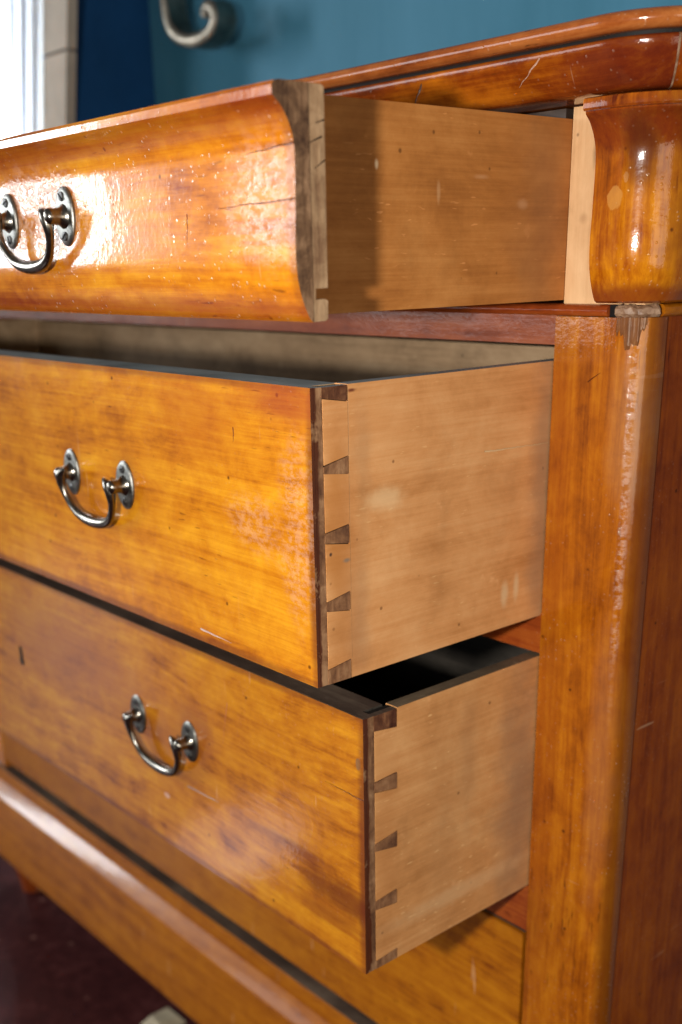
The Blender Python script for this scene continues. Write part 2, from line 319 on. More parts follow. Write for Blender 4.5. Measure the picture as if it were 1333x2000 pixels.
M['side2'] = raw('pale_raw_wood', 'y', (0.46, 0.190, 0.055), (0.62, 0.288, 0.103), (0.72, 0.38, 0.160), org=(0, -0.26, 0), seed=3.1, fleck=0.2, dirt=0.25,
    darks=[((-.238, .150), (.008, .030), (.50, .20, .045), (1, 2), .6), ((-.238, .09), (.009, .022), (.46, .18, .035), (1, 2), .65), ((-.236, .045), (.009, .02), (.46, .2, .06), (1, 2), .5), ((-.212, .175), (.008, .030), (.36, .18, .08), (1, 2), .3), ((-.212, .120), (.006, .050), (.36, .18, .07), (1, 2), .25), ((-.218, .040), (.010, .036), (.30, .17, .09), (1, 2), .4), ((-.232, .10), (.012, .1), (.40, .15, .04), (1, 2), .45),
           ((-.005, .1), (.014, .16), (.25, .15, .09), (1, 2), .6)],
    chips=[((-.19, .134), (.016, .008), (.78, .55, .30), (1, 2), .5), ((-.05, .03), (.004, .010), (.70, .55, .33), (1, 2), .5), ((-.035, .035), (.003, .010), (.70, .55, .33), (1, 2), .5), ((-.2445, .1005), (.0012, .0012), (.03, .02, .02), (1, 2), .9), ((-.229, .0935), (.003, .0014), (.20, .16, .12), (1, 2), .8),
           ((-.222, .2155), (.004, .0012), (.12, .02, .01), (1, 2), .9)],
    marks=[((-.2255, -.002 + .22), (-.2248, -.215 + .22), .0003, (.42, .22, .09), (1, 2), .0), ((-.08, .155), (.0, .153), .0008, (.70, .48, .25), (1, 2), .002)])
M['side3'] = raw('pale_raw_wood_dull', 'y', (0.38, 0.162, 0.048), (0.54, 0.250, 0.086), (0.66, 0.35, 0.140), org=(0, -0.215, 0), seed=5.3, fleck=0.4, dirt=0.30,
    darks=[((-.19, .12), (.010, .10), (.42, .17, .05), (1, 2), .4), 
    ((-.09, .16), (.010, .05), (.28, .15, .07), (1, 2), .3), ((-.02, .1), (.025, .12), (.22, .14, .09), (1, 2), .6), ((-.12, .10), (.02, .09), (.30, .16, .07), (1, 2), .2)],
    chips=[((-.10, .035), (.08, .008), (.68, .43, .22), (1, 2), .45)])
M['inner'] = raw('grey_inner_wood', 'x', (0.22, 0.14, 0.075), (0.38, 0.25, 0.14), (0.50, 0.35, 0.21), seed=2.9, fleck=0.1, dirt=0.5, rough=0.7)
M['stile'] = raw('fresh_pale_wood', 'z', (0.50, 0.27, 0.12), (0.66, 0.40, 0.20), (0.76, 0.50, 0.27), org=(-0.63, 0.25, -ZO), seed=6.6, fleck=0.1, dirt=0.10,
    darks=[((.030, .152), (.002, .008), (.22, .12, .06), (0, 2), .6), ((.022, .108), (.003, .003), (.40, .22, .10), (0, 2), .5)])
M['dark'] = raw('near_black_inner_wood', 'x', (0.020, 0.017, 0.014), (0.045, 0.038, 0.030), (0.085, 0.072, 0.058), seed=1.9, fleck=0.0, dirt=0.4, rough=0.7)  # near-black tone for the inside of the lower drawer
M['edge2'] = raw('grey_sheen_edge', 'x', (0.18, 0.22, 0.23), (0.36, 0.42, 0.44), (0.5, 0.56, 0.58), seed=4.9, fleck=0.2, dirt=0.7, rough=0.45, spec=0.5)  # bluish sheen of the rim put into a pale colour
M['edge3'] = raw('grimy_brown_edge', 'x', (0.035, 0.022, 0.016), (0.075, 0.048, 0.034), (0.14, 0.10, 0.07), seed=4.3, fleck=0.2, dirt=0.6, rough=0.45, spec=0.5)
M['edge3s'] = raw('grimy_side_edge', 'y', (0.07, 0.05, 0.032), (0.14, 0.10, 0.062), (0.26, 0.19, 0.12), seed=2.3, fleck=0.2, dirt=0.5, rough=0.55)
M['end1'] = endgrain('stained_end_grain', (0.145, 0.076, 0.037), (0.34, 0.20, 0.11), (0.035, 0.014, 0.007), seed=2.0, marks=[((-.001, .0995), (-.012, .1055), .0008, (.02, .01, .01), (1, 2), .003)])
M['back1'] = endgrain('pale_end_grain', (0.31, 0.19, 0.10), (0.46, 0.30, 0.17), (0.19, 0.10, 0.05), seed=5.0,
    marks=[((.022, .1045), (.012, .1005), .0006, (.05, .025, .015), (1, 2), .001), ((.0245, .1135), (.017, .1115), .0005, (.05, .025, .015), (1, 2), .001), ((.0245, .092), (.016, .087), .0005, (.08, .04, .02), (1, 2), .001)])
M['end2'] = endgrain('drawer_end_grain', (0.20, 0.095, 0.043), (0.36, 0.20, 0.10), (0.085, 0.034, 0.016), seed=3.0, stain_y=(0, 0.0060))
M['end3'] = endgrain('lower_drawer_end_grain', (0.19, 0.092, 0.042), (0.36, 0.21, 0.11), (0.08, 0.032, 0.015), seed=8.0, stain_y=(0, 0.0068))
M['pin'] = endgrain('dovetail_end_grain', (0.22, 0.102, 0.045), (0.36, 0.195, 0.095), (0.10, 0.042, 0.02), seed=11.0)
M['pinr'] = endgrain('stained_dovetail', (0.13, 0.050, 0.022), (0.30, 0.14, 0.06), (0.05, 0.014, 0.006), seed=13.0, rough=0.35)
M['gap'] = plain('joint_shadow', (0.012, 0.009, 0.007), 0.9, 0.1)
M['black'] = plain('black_gap_filler', (0.006, 0.005, 0.005), 0.6, 0.2)
M['metal'] = plain('aged_brass_metal', (0.21, 0.195, 0.17), 0.24, 0.5, 1.0, 0.25, 300, 0.00006)
M['metald'] = plain('tarnished_metal', (0.20, 0.20, 0.185), 0.36, 0.5, 1.0, 0.45, 400, 0.00012)
M['screw'] = plain('screw_metal', (0.10, 0.10, 0.10), 0.45, 0.5, 1.0, 0.4, 500, 0.0001)
M['iron'] = plain('pewter_iron', (0.22, 0.195, 0.155), 0.36, 0.5, 1.0, 0.45, 40, 0.001)
M['worn'] = endgrain('bruised_corner_wood', (0.19, 0.105, 0.06), (0.40, 0.27, 0.18), (0.06, 0.025, 0.012), seed=17.0, rough=0.42)
M['drip'] = varnished('glossy_varnish_drip', 'z', (0.07, 0.022, 0.008), (0.18, 0.07, 0.025), (0.34, 0.17, 0.07), seed=1.0, rough=0.12, coat=1.0)
M['floor'] = None
# ------------------------------------------------------------------ mesh helpers
ORG = {}
def link(name, bm, mat, parent=None, org=None, smooth=None, bevel=0.0, seg=2):
    """verts are in chest coordinates; they are stored relative to the parent thing's base"""
    mats = mat if isinstance(mat, (list, tuple)) else [mat]
    if bevel:
        es = [e for e in bm.edges if len(e.link_faces) == 2 and e.calc_face_angle(0) > math.radians(40)]
        bmesh.ops.bevel(bm, geom=es, offset=bevel, segments=seg, profile=0.5, affect='EDGES', clamp_overlap=True)
    o0 = ORG[parent.name] if parent is not None else Vector(org or (0, 0, -ZO))
    bmesh.ops.translate(bm, verts=bm.verts, vec=-o0)
    bmesh.ops.recalc_face_normals(bm, faces=bm.faces)
    me = bpy.data.meshes.new(name); bm.to_mesh(me); bm.free()
    for m in mats: me.materials.append(m)
    if smooth is not None:
        me.shade_smooth(); me.set_sharp_from_angle(angle=math.radians(smooth))
    o = bpy.data.objects.new(name, me); C.objects.link(o)
    if parent is not None: o.parent = parent; ORG[o.name] = o0
    else:
        o.location = o0 + Vector((0, 0, ZO)); ORG[o.name] = o0
    return o
def thing(name, label, cat, loc, group=None):
    o = bpy.data.objects.new(name, None); C.objects.link(o); o.empty_display_size = 0.05
    o.location = Vector(loc) + Vector((0, 0, ZO)); ORG[o.name] = Vector(loc)
    o['label'] = label; o['category'] = cat
    if group: o['group'] = group
    return o
def box(bm, x0, x1, y0, y1, z0, z1):
    vs = [bm.verts.new((x, y, z)) for x in (x0, x1) for y in (y0, y1) for z in (z0, z1)]
    for f in ((0, 1, 3, 2), (4, 6, 7, 5), (0, 4, 5, 1), (2, 3, 7, 6), (0, 2, 6, 4), (1, 5, 7, 3)):
        bm.faces.new([vs[i] for i in f])
def prism_x(bm, poly, x0, x1, end_mat=None, side_mat=0):
    a = [bm.verts.new((x0, y, z)) for y, z in poly]; b = [bm.verts.new((x1, y, z)) for y, z in poly]
    f0 = bm.faces.new(a); f1 = bm.faces.new(list(reversed(b)))
    if end_mat is not None: f0.material_index = f1.material_index = end_mat
    n = len(poly)
    for i in range(n):
        f = bm.faces.new((a[i], a[(i + 1) % n], b[(i + 1) % n], b[i])); f.material_index = side_mat
def prism_z(bm, poly, z0, z1):
    a = [bm.verts.new((x, y, z0)) for x, y in poly]; b = [bm.verts.new((x, y, z1)) for x, y in poly]
    bm.faces.new(a); bm.faces.new(list(reversed(b)))
    n = len(poly)
    for i in range(n): bm.faces.new((a[i], a[(i + 1) % n], b[(i + 1) % n], b[i]))
def smoothpts(pts, k=4, closed=False):
    out = []
    n = len(pts)
    for i in range(n - 1):
        p0 = Vector(pts[max(i - 1, 0)]); p1 = Vector(pts[i]); p2 = Vector(pts[i + 1]); p3 = Vector(pts[min(i + 2, n - 1)])
        for j in range(k):
            t = j / k
            out.append(tuple(0.5 * ((2 * p1) + (p2 - p0) * t + (2 * p0 - 5 * p1 + 4 * p2 - p3) * t * t + (3 * p1 - p0 - 3 * p2 + p3) * t ** 3)))
    out.append(tuple(pts[-1])); return out
XS, R0, RP = 0.085, 0.018, 0.027          # right side plane of the carcase and its corner radius
def path(xa, yb, steps=14, xs=XS, r=R0):
    """base path: along the front from xa, round the corner, back along the side to yb -> (x, y, nx, ny)"""
    out = []
    n = max(1, int((xs - r - xa) / 0.06))
    if xa < xs - r:
        for i in range(n): out.append((xa + (xs - r - xa) * i / n, 0.0, 0.0, -1.0))
    for i in range(steps + 1):
        a = math.pi / 2 * i / steps
        out.append((xs - r + r * math.sin(a), r - r * math.cos(a), math.sin(a), -math.cos(a)))
    if yb is not None: out.append((xs, yb, 1.0, 0.0))
    return out
def sweep(bm, prof, pth):
    rings = []
    for (x, y, nx, ny) in pth:
        rings.append([bm.verts.new((x + nx * p, y + ny * p, z)) for p, z in prof])
    n = len(prof)
    for a, b in zip(rings, rings[1:]):
        for i in range(n): bm.faces.new((a[i], a[(i + 1) % n], b[(i + 1) % n], b[i]))
    bm.faces.new(rings[0]); bm.faces.new(list(reversed(rings[-1])))
def mirror(bm):
    for v in bm.verts: v.co.x = -1.26 - v.co.x
    bmesh.ops.reverse_faces(bm, faces=bm.faces)
def tube(bm, pts, rad, seg=12):
    rings = []
    n = len(pts); up = Vector((0, 0, 1)); prev = None
    for i, p in enumerate(pts):
        p = Vector(p); t = (Vector(pts[min(i + 1, n - 1)]) - Vector(pts[max(i - 1, 0)])).normalized()
        if prev is None: u = t.orthogonal().normalized()
        else: u = (prev - t * prev.dot(t)).normalized()
        prev = u; v = t.cross(u)
        r = rad[i] if isinstance(rad, (list, tuple)) else rad
        rings.append([bm.verts.new(p + (u * math.cos(2 * math.pi * k / seg) + v * math.sin(2 * math.pi * k / seg)) * r) for k in range(seg)])
    for a, b in zip(rings, rings[1:]):
        for k in range(seg): bm.faces.new((a[k], a[(k + 1) % seg], b[(k + 1) % seg], b[k]))
    bm.faces.new(list(reversed(rings[0]))); bm.faces.new(rings[-1])
def lathe_y(bm, cx, cz, prof, seg=20, sx=1.0, sz=1.0):
    """prof = [(y, r)]: turned about an axis parallel to y; sx, sz squash it to an oval"""
    rings = [[bm.verts.new((cx + math.cos(2 * math.pi * k / seg) * r * sx, y, cz + math.sin(2 * math.pi * k / seg) * r * sz)) for k in range(seg)] for y, r in prof]
    for a, b in zip(rings, rings[1:]):
        for k in range(seg): bm.faces.new((a[k], a[(k + 1) % seg], b[(k + 1) % seg], b[k]))
    bm.faces.new(rings[0]); bm.faces.new(list(reversed(rings[-1])))
def lathe_z(bm, cx, cy, prof, seg=28):
    rings = [[bm.verts.new((cx + math.cos(2 * math.pi * k / seg) * r, cy + math.sin(2 * math.pi * k / seg) * r, z)) for k in range(seg)] for z, r in prof]
    for a, b in zip(rings, rings[1:]):
        for k in range(seg): bm.faces.new((a[k], a[(k + 1) % seg], b[(k + 1) % seg], b[k]))
    bm.faces.new(rings[0]); bm.faces.new(list(reversed(rings[-1])))

# ------------------------------------------------------------------ the room: floor, wall, curtain
s = NT('dark_red_floor')
n1 = s.noise(s.tc, 6, 5, 0.6); n2 = s.noise(s.tc, 45, 5, 0.65)
col = s.ramp(s.math('MULTIPLY_ADD', n2, 0.5, s.math('MULTIPLY', n1, 0.5)), [(0.3, (0.022, 0.006, 0.007)), (0.5, (0.050, 0.013, 0.013)), (0.72, (0.11, 0.036, 0.034))])
vo = s.n('ShaderNodeTexVoronoi', {'Vector': s.mapping((16, 16, 16)), 'Scale': 1.0})
col = s.mix(s.math('MULTIPLY', s.math('SUBTRACT', 1.0, s.smooth(vo.outputs['Distance'], 0.05, 0.12)), 0.4), col, (0.30, 0.15, 0.12))
s.set(s.b.inputs['Base Color'], col); s.set(s.b.inputs['Roughness'], s.math('MULTIPLY_ADD', n2, 0.25, 0.30))
s.set(s.b.inputs['Normal'], s.n('ShaderNodeBump', {'Strength': 1.0, 'Distance': 0.001, 'Height': n2}).outputs[0])
s.b.inputs['Specular IOR Level'].default_value = 0.10
M['floor'] = s.m
bm = bmesh.new(); box(bm, -4.5, 3.5, -4.0, 0.53, -ZO - 0.05, -ZO)
o = link('floor', bm, M['floor']); o['kind'] = 'structure'

s = NT('blue_plaster_wall')
n1 = s.noise(s.mapping((9, 9, 2)), 1.0, 4, 0.6); n2 = s.noise(s.tc, 60, 4, 0.6)
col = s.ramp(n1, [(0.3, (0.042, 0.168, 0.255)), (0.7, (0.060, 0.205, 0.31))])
s.set(s.b.inputs['Base Color'], col); s.b.inputs['Roughness'].default_value = 0.6; s.b.inputs['Specular IOR Level'].default_value = 0.12
s.set(s.b.inputs['Normal'], s.n('ShaderNodeBump', {'Strength': 1.0, 'Distance': 0.002, 'Height': s.math('ADD', n1, s.math('MULTIPLY', n2, 0.3))}).outputs[0])
M['wall'] = s.m
M['navy'] = plain('shaded_blue_plaster', (0.006, 0.055, 0.165), 0.55, 0.3, 0, 0.2, 8, 0.002)  # shade of the blue wall painted as a darker navy
bm = bmesh.new(); box(bm, -4.5, 3.5, 0.53, 0.65, -ZO - 0.05, 2.0)
o = link('wall', bm, M['wall']); o['kind'] = 'structure'

YP = 0.345
LEAN = 0.25
def lean(bm):
    for v in bm.verts: v.co.x += LEAN * (v.co.z - 0.42)
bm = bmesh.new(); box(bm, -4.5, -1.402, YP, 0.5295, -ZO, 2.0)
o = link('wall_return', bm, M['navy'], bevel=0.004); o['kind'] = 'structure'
# beige stone strip at the curtain end of the return
stone = plain('beige_stone', (0.40, 0.345, 0.28), 0.7, 0.3, 0, 0.2, 12, 0.001)
th = thing('stone_surround', 'narrow beige stone strip with a joint, between the white curtain and the blue wall', 'stone surround', (-1.52, 0.38, -ZO))
z = -ZO
for h in [0.31, 0.30, 0.32, 0.31, 0.300, 0.32, 0.30, 0.30, 0.30]:
    bm = bmesh.new(); box(bm, -1.450, -1.3615, YP - 0.020, YP - 0.0005, z, z + h - 0.005); lean(bm)
    link('stone', bm, stone, th, bevel=0.003); z += h
bm = bmesh.new(); box(bm, -1.448, -1.3635, YP - 0.015, YP - 0.0008, -ZO, z - 0.006); lean(bm); link('mortar', bm, plain('mortar', (0.16, 0.14, 0.12), 0.9), th)

# white pleated curtain, with a lamp added close behind to whiten it
area("window_or_fill_light", (-1.86, YP - 0.008, ZO + 0.55), (-1.86, -2.0, ZO + 0.55), 0.50, 1.0, 210, (0.90, 0.97, 1.0))
s = NT('white_cotton')
s.set(s.b.inputs['Base Color'], (0.90, 0.91, 0.92, 1)); s.b.inputs['Roughness'].default_value = 0.8
tr = s.n('ShaderNodeBsdfTranslucent', {0: (0.9, 0.93, 0.95, 1)})
mx = s.n('ShaderNodeMixShader', {0: 0.45, 1: s.b.outputs[0], 2: tr.outputs[0]}); s.t.links.new(mx.outputs[0], s.out.inputs[0])
bm = bmesh.new()
N = 150; front = []
for i in range(N + 1):
    t = i / N * 0.95
    ph = t * 2 * math.pi / 0.046 + math.sin(t * 13) * 0.5
    front.append((-1.4425 - t - 0.003 * math.sin(2 * ph), YP - 0.024 - 0.011 * (1 - abs(math.cos(ph / 2)) ** 0.6)))
rows = [[bm.verts.new((px, py, z)) for px, py in front] for z in (-ZO + 0.02, -0.3, 0.4, 1.2)]
for a, b in zip(rows, rows[1:]):
    for i in range(N): bm.faces.new((a[i], a[i + 1], b[i + 1], b[i]))
lean(bm)
bmesh.ops.solidify(bm, geom=bm.faces[:], thickness=0.001)
o = link('curtain', bm, s.m, org=(-2.0, 0.36, -ZO), smooth=50)
o['label'] = 'bright white pleated curtain hanging at the far left before the blue wall'; o['category'] = 'curtain'

# iron scroll bracket on the wall
th = thing('wall_scroll', 'curled pewter coloured metal scroll bracket fixed to the blue wall', 'bracket', (-1.16, 0.529, 0.52))
pts = []
ctr = Vector((-1.128, 0.455, 0.487))
# arm comes down from above, sweeps round the bottom and curls back up inside
P2 = [(-1.165, .62), (-1.192, .56), (-1.207, .52), (-1.2085, .490), (-1.198, .460), (-1.176, .442), (-1.145, .4315), (-1.108, .4300), (-1.080, .4370), (-1.0665, .4500), (-1.0680, .4640), (-1.082, .4725), (-1.097, .4690), (-1.102, .4600)]
P2 = smoothpts([(a, b, 0) for a, b in P2], 5)
bm = bmesh.new(); rings = []
wd, tk = 0.024, 0.0100
for i, p in enumerate(P2):
    q = Vector(P2[min(i + 1, len(P2) - 1)]) - Vector(P2[max(i - 1, 0)]); q.normalize(); nrm = Vector((-q[1], q[0]))
    w_ = wd * (1.0 if i < len(P2) - 12 else 1.0 - 0.03 * (i - len(P2) + 12))
    rings.append([bm.verts.new((p[0] + nrm[0] * sgn * tk, 0.455 + yy * w_, p[1] + nrm[1] * sgn * tk)) for sgn, yy in ((-1, -.8), (-1, .8), (-.3, 1), (.3, 1), (1, .8), (1, -.8), (.3, -1), (-.3, -1))])
for a, b in zip(rings, rings[1:]):
    for k in range(8): bm.faces.new((a[k], a[(k + 1) % 8], b[(k + 1) % 8], b[k]))
bm.faces.new(rings[0]); bm.faces.new(list(reversed(rings[-1])))
link('scroll', bm, M['iron'], th, smooth=50)
bm = bmesh.new(); lathe_y(bm, -1.164, 0.612, [(0.475, 0.004), (0.476, 0.007), (0.518, 0.007), (0.5215, 0.022), (0.528, 0.024)]); link('wall_mount', bm, M['iron'], th, smooth=40)

# small pale wedge on the floor under the chest
bm = bmesh.new()
vs = [(-.770, -.030, 0), (-.722, -.022, 0), (-.722, .030, 0), (-.772, .028, 0), (-.768, -.010, .009), (-.742, -.012, .011), (-.735, .026, .006), (-.770, .024, .007)]
vv = [bm.verts.new((a, b, -ZO + c)) for a, b, c in vs]
for f in ((0, 3, 2, 1), (4, 5, 6, 7), (0, 1, 5, 4), (1, 2, 6, 5), (2, 3, 7, 6), (3, 0, 4, 7)): bm.faces.new([vv[i] for i in f])
o = link('wedge', bm, plain('pale_chipped_wood', (0.42, 0.36, 0.25), 0.7, 0.3, 0, 0.3, 40, 0.001), org=(-.745, 0, -ZO), bevel=0.003)
o['label'] = 'small pale wooden wedge on the dark floor under the chest'; o['category'] = 'wedge'

# ------------------------------------------------------------------ the chest
chest = thing('chest_of_drawers', 'old amber varnished chest of drawers with moulded top, standing on a dark red floor', 'chest of drawers', (-0.63, 0.25, -ZO))
YB = 0.50
def both(name, fn, mat, **kw):
    for m in (False, True):
        bm = bmesh.new(); fn(bm)
        if m: mirror(bm)
        link(name, bm, mat, chest, **kw)
# posts
def f_post(bm):
    poly = [(0.0, 0.0)] + [(x, y) for x, y, _, _ in path(0.02, None, r=RP)] + [(XS, 0.0300), (XS - 0.03, 0.0300), (0.0, 0.0300)]
    prism_z(bm, poly, -0.8165, 0.0352)
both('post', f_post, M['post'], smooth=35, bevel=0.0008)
both('side_panel', lambda bm: box(bm, XS - 0.018, XS - 0.0008, 0.0318, YB, -0.980, 0.186), M['side'], bevel=0.0008)
both('corner_post', lambda bm: box(bm, 0.003, XS - 0.020, 0.0325, 0.06, -0.995, 0.186), M['inner'])
# pale stile behind the frieze
both('frieze_stile', lambda bm: box(bm, 0.0076, XS - 0.0012, 0.0, 0.020, 0.0450, 0.1865), M['stile'], bevel=0.0005)
# ogee blocks
OG = [(-.3202, .1701), (-.318, .1680), (-.3142, .1647), (-.310, .1589), (-.3068, .152), (-.3049, .1427), (-.3049, .1263), (-.3056, .1041), (-.3062, .092), (-.3060, .0784), (-.3042, .0667), (-.3007, .0563), (-.2965, .0480)]
ogs = smoothpts([(a, b, 0) for a, b in OG], 3)
def f_block(bm):
    prof = [(0.001, 0.1845)] + [(0.037, 0.1862), (0.0402, 0.1852), (0.0408, 0.1832), (0.0408, 0.1790), (0.0398, 0.1776), (0.0372, 0.1772)]
    prof += [(-(a + 0.2812) - 0.001, b + 0.0065 * (b - 0.048) / 0.122) for a, b, _ in ogs[1:]]
    prof += [(0.011, 0.0462), (0.001, 0.0458)]
    sweep(bm, prof, path(0.0475, 0.10, 18, r=0.020))
both('frieze_block', f_block, M['block'], smooth=32)
# bead under the frieze, running round the corner
def bead_prof(p=0.0105): return [(0.0, 0.0452), (p * 0.75, 0.0448), (p, 0.0425), (p, 0.0385), (p * 0.75, 0.0362), (0.0, 0.0358)]
bm = bmesh.new(); prism_x(bm, [(-p, z) for p, z in bead_prof()], -1.317, 0.0572); link('bead', bm, M['bead'], chest, smooth=60)
bm = bmesh.new(); box(bm, 0.0576, 0.0640, -0.0072, 0.0, 0.0362, 0.0448); link('bead_gap', bm, M['black'], chest)
bm = bmesh.new(); sweep(bm, bead_prof(0.009), path(0.0575 + .0064, None, 16, r=0.0207)[0:14]); 
for v in bm.verts: v.co += Vector((random.uniform(-1, 1), random.uniform(-1, 1), random.uniform(-1, 1))) * 0.0007
link('worn_corner', bm, M['worn'], chest)
bm = bmesh.new(); sweep(bm, bead_prof(), path(0.085, 0.45, 16, r=0.0207)[13:]); link('side_bead', bm, M['base'], chest, smooth=60)
# scraped patch with varnish runs below the bruised corner
bm = bmesh.new(); NS, NZ = 44, 10; grid = []
for i in range(NS + 1):
    t = i / NS; arc = t * 0.0245; xx = 0.0590 + arc
    if xx < XS - RP: px, py, nx, ny = xx, 0.0, 0.0, -1.0
    else:
        a = (xx - (XS - RP)) / RP; px, py, nx, ny = XS - RP + RP * math.sin(a), RP - RP * math.cos(a), math.sin(a), -math.cos(a)
    dep = 0.003 + 0.021 * max(0, 1 - abs(t - 0.50) / 0.52) ** 0.8 + 0.006 * max(0, math.sin(t * 19 + 0.6)) + 0.002 * math.sin(t * 43)
    rid = 0.0007 * max(0, math.sin(t * 19 + 0.6)) + 0.0003 * max(0, math.sin(t * 47))
    col_ = []
    for k in range(NZ + 1):
        f = k / NZ; zz = 0.0358 - dep * f
        hgt = (rid + 0.00055) * (1 - f ** 6) + (0.0006 * math.exp(-((f - 0.88) / 0.08) ** 2) if rid > 0.0004 else 0)
        edge = min(1, t * 12, (1 - t) * 12)
        hgt = hgt * edge - (0.0002 if f > 0.97 or edge < 0.2 else 0)
        col_.append(bm.verts.new((px + nx * hgt, py + ny * hgt, zz)))
    grid.append(col_)
for a, b in zip(grid, grid[1:]):
    for k in range(NZ): bm.faces.new((a[k], a[k + 1], b[k + 1], b[k]))
link('varnish_run', bm, M['drip'], chest, smooth=80)
# pale dusty line in the mitre of the cornice
# rails
bm = bmesh.new(); box(bm, -1.262, 0.0, 0.0005, 0.045, 0.0128, 0.0450); link('rail', bm, M['rail'], chest, bevel=0.001)
bm = bmesh.new(); box(bm, -1.262, 0.0, 0.0005, 0.045, -0.2560, -0.2180); link('rail', bm, M['bead'], chest, bevel=0.001)
bm = bmesh.new(); box(bm, -1.262, 0.0, 0.0005, 0.045, -0.5510, -0.5000); link('rail', bm, M['bead'], chest, bevel=0.001)
bm = bmesh.new(); box(bm, -1.262, 0.0, 0.0005, 0.045, 0.1795, 0.1865); link('top_rail', bm, M['edge3'], chest, bevel=0.0008)
# dust boards
for z0, z1 in ((0.030, 0.040), (-0.245, -0.235), (-0.535, -0.525)):
    bm = bmesh.new(); box(bm, -1.262, 0.002, 0.0455, YB - 0.012, z0, z1); link('dust_board', bm, M['inner'], chest)
bm = bmesh.new(); box(bm, -1.262, 0.002, 0.045, YB - 0.012, -0.815, -0.803); link('dust_board', bm, M['inner'], chest)
bm = bmesh.new(); box(bm, -1.262 - .066, 0.067, YB - 0.011, YB, -0.995, 0.186); link('back_panel', bm, M['inner'], chest)
bm = bmesh.new(); box(bm, -1.262 - .066, 0.067, 0.02, YB, 0.1872, 0.199); link('top_panel', bm, M['inner'], chest)
# cornice: big cove under the top, mitred at the corners
cp = smoothpts([(0.0335, .1880, 0), (0.0375, .1895, 0), (0.0430, .1950, 0), (0.0480, .2030, 0), (0.0510, .2110, 0), (0.0520, .2165, 0), (0.0500, .2185, 0)], 4)
CP = [(-0.02, .1876), (0.030, .1876)] + [(a, b) for a, b, _ in cp] + [(0.040, .2190), (-0.02, .2190)]
full = path(-0.63, YB, 24)
def f_corn_front(bm):
    p = [q for q in full if q[3] < -0.70]; sweep(bm, CP, p)
def f_corn_side(bm):
    p = [q for q in full if q[3] > -0.73]; sweep(bm, CP, [(x + 0.0002, y + 0.0002, nx, ny) for x, y, nx, ny in p])
both('cornice', f_corn_front, M['cornice'], smooth=32)
both('side_cornice', f_corn_side, M['side'], smooth=32)
bm = bmesh.new(); am = math.pi / 4
for a0 in (am - 0.006, ):
    sweep(bm, [(p + 0.0004 if i > 1 else p, z) for i, (p, z) in enumerate(CP)], [(XS - R0 + R0 * math.sin(a), R0 - R0 * math.cos(a), math.sin(a), -math.cos(a)) for a in (a0, a0 + 0.022)])
link('mitre_line', bm, M['worn'], chest, smooth=40)
bm = bmesh.new(); sweep(bm, [(-0.02, .2184), (0.0460, .2184), (0.0465, .2215), (-0.02, .2215)], path(-0.63, YB, 24)); link('cornice_fillet', bm, M['black'], chest)
bm = bmesh.new(); sweep(bm, [(-0.02, .2184), (0.0460, .2184), (0.0465, .2215), (-0.02, .2215)], path(-0.63, YB, 24)); mirror(bm); link('cornice_fillet', bm, M['black'], chest)
# top board with a bullnose edge
tp = [(0.0600 - 0.0075 * (1 - math.cos(a)) - 0.0005, 0.2272 + 0.0062 * math.sin(a)) for a in [math.radians(d) for d in range(-80, 95, 14)]]
TP = [(-0.05, .2212), (0.050, .2212)] + tp + [(0.048, .2336), (-0.05, .2336)]
bm = bmesh.new()
pth = path(-0.63, YB + 0.01, 24)
sweep(bm, TP, pth)
link('top_moulding', bm, M['topboard'], chest, smooth=40)
bm = bmesh.new(); sweep(bm, TP, pth); mirror(bm); link('top_moulding', bm, M['topboard'], chest, smooth=40)
bm = bmesh.new(); box(bm, -1.262 - .034, 0.036, 0.05, YB + 0.01, .2212, .2335); link('top_board', bm, M['topboard'], chest)
# plinth
def plinth_front(prof, name, mat, **kw):
    bm = bmesh.new(); sweep(bm, prof, path(-0.63, YB, 12)); link(name, bm, mat, chest, **kw)
    bm = bmesh.new(); sweep(bm, prof, path(-0.63, YB, 12)); mirror(bm); link(name, bm, mat, chest, **kw)
plinth_front([(-0.02, -.8085), (0.0062, -.8085), (0.0078, -.8093), (0.0084, -.8112), (0.0084, -.8352), (-0.02, -.8352)], 'plinth_rail', M['base'], smooth=30)
bm = bmesh.new(); box(bm, -1.262 - .06, 0.062, -0.0072, 0.0195, -.8084, -.8074); link('plinth_dark_strip', bm, M['edge3'], chest, bevel=.0003, seg=1)  # thin dark strip covering the rail top
plinth_front([(-0.02, -.8354), (0.0080, -.8354), (0.0092, -.8356), (0.0175, -.8440), (0.0262, -.8535), (0.0280, -.8562), (0.0290, -.8600), (0.0290, -.9930), (0.0270, -.9965), (-0.02, -.9965)], 'plinth', M['base'], smooth=28)
for fx, fy in ((-1.285, 0.035), (0.025, 0.035), (-1.285, 0.44), (0.025, 0.44)):
    bm = bmesh.new()
    lathe_z(bm, fx, fy, [(-ZO + 0.001, 0.018), (-ZO + 0.004, 0.024), (-ZO + 0.03, 0.027), (-ZO + 0.06, 0.035), (-ZO + 0.085, 0.039), (-ZO + 0.1025, 0.034)])
    link('foot', bm, M['bead'], chest, smooth=50)

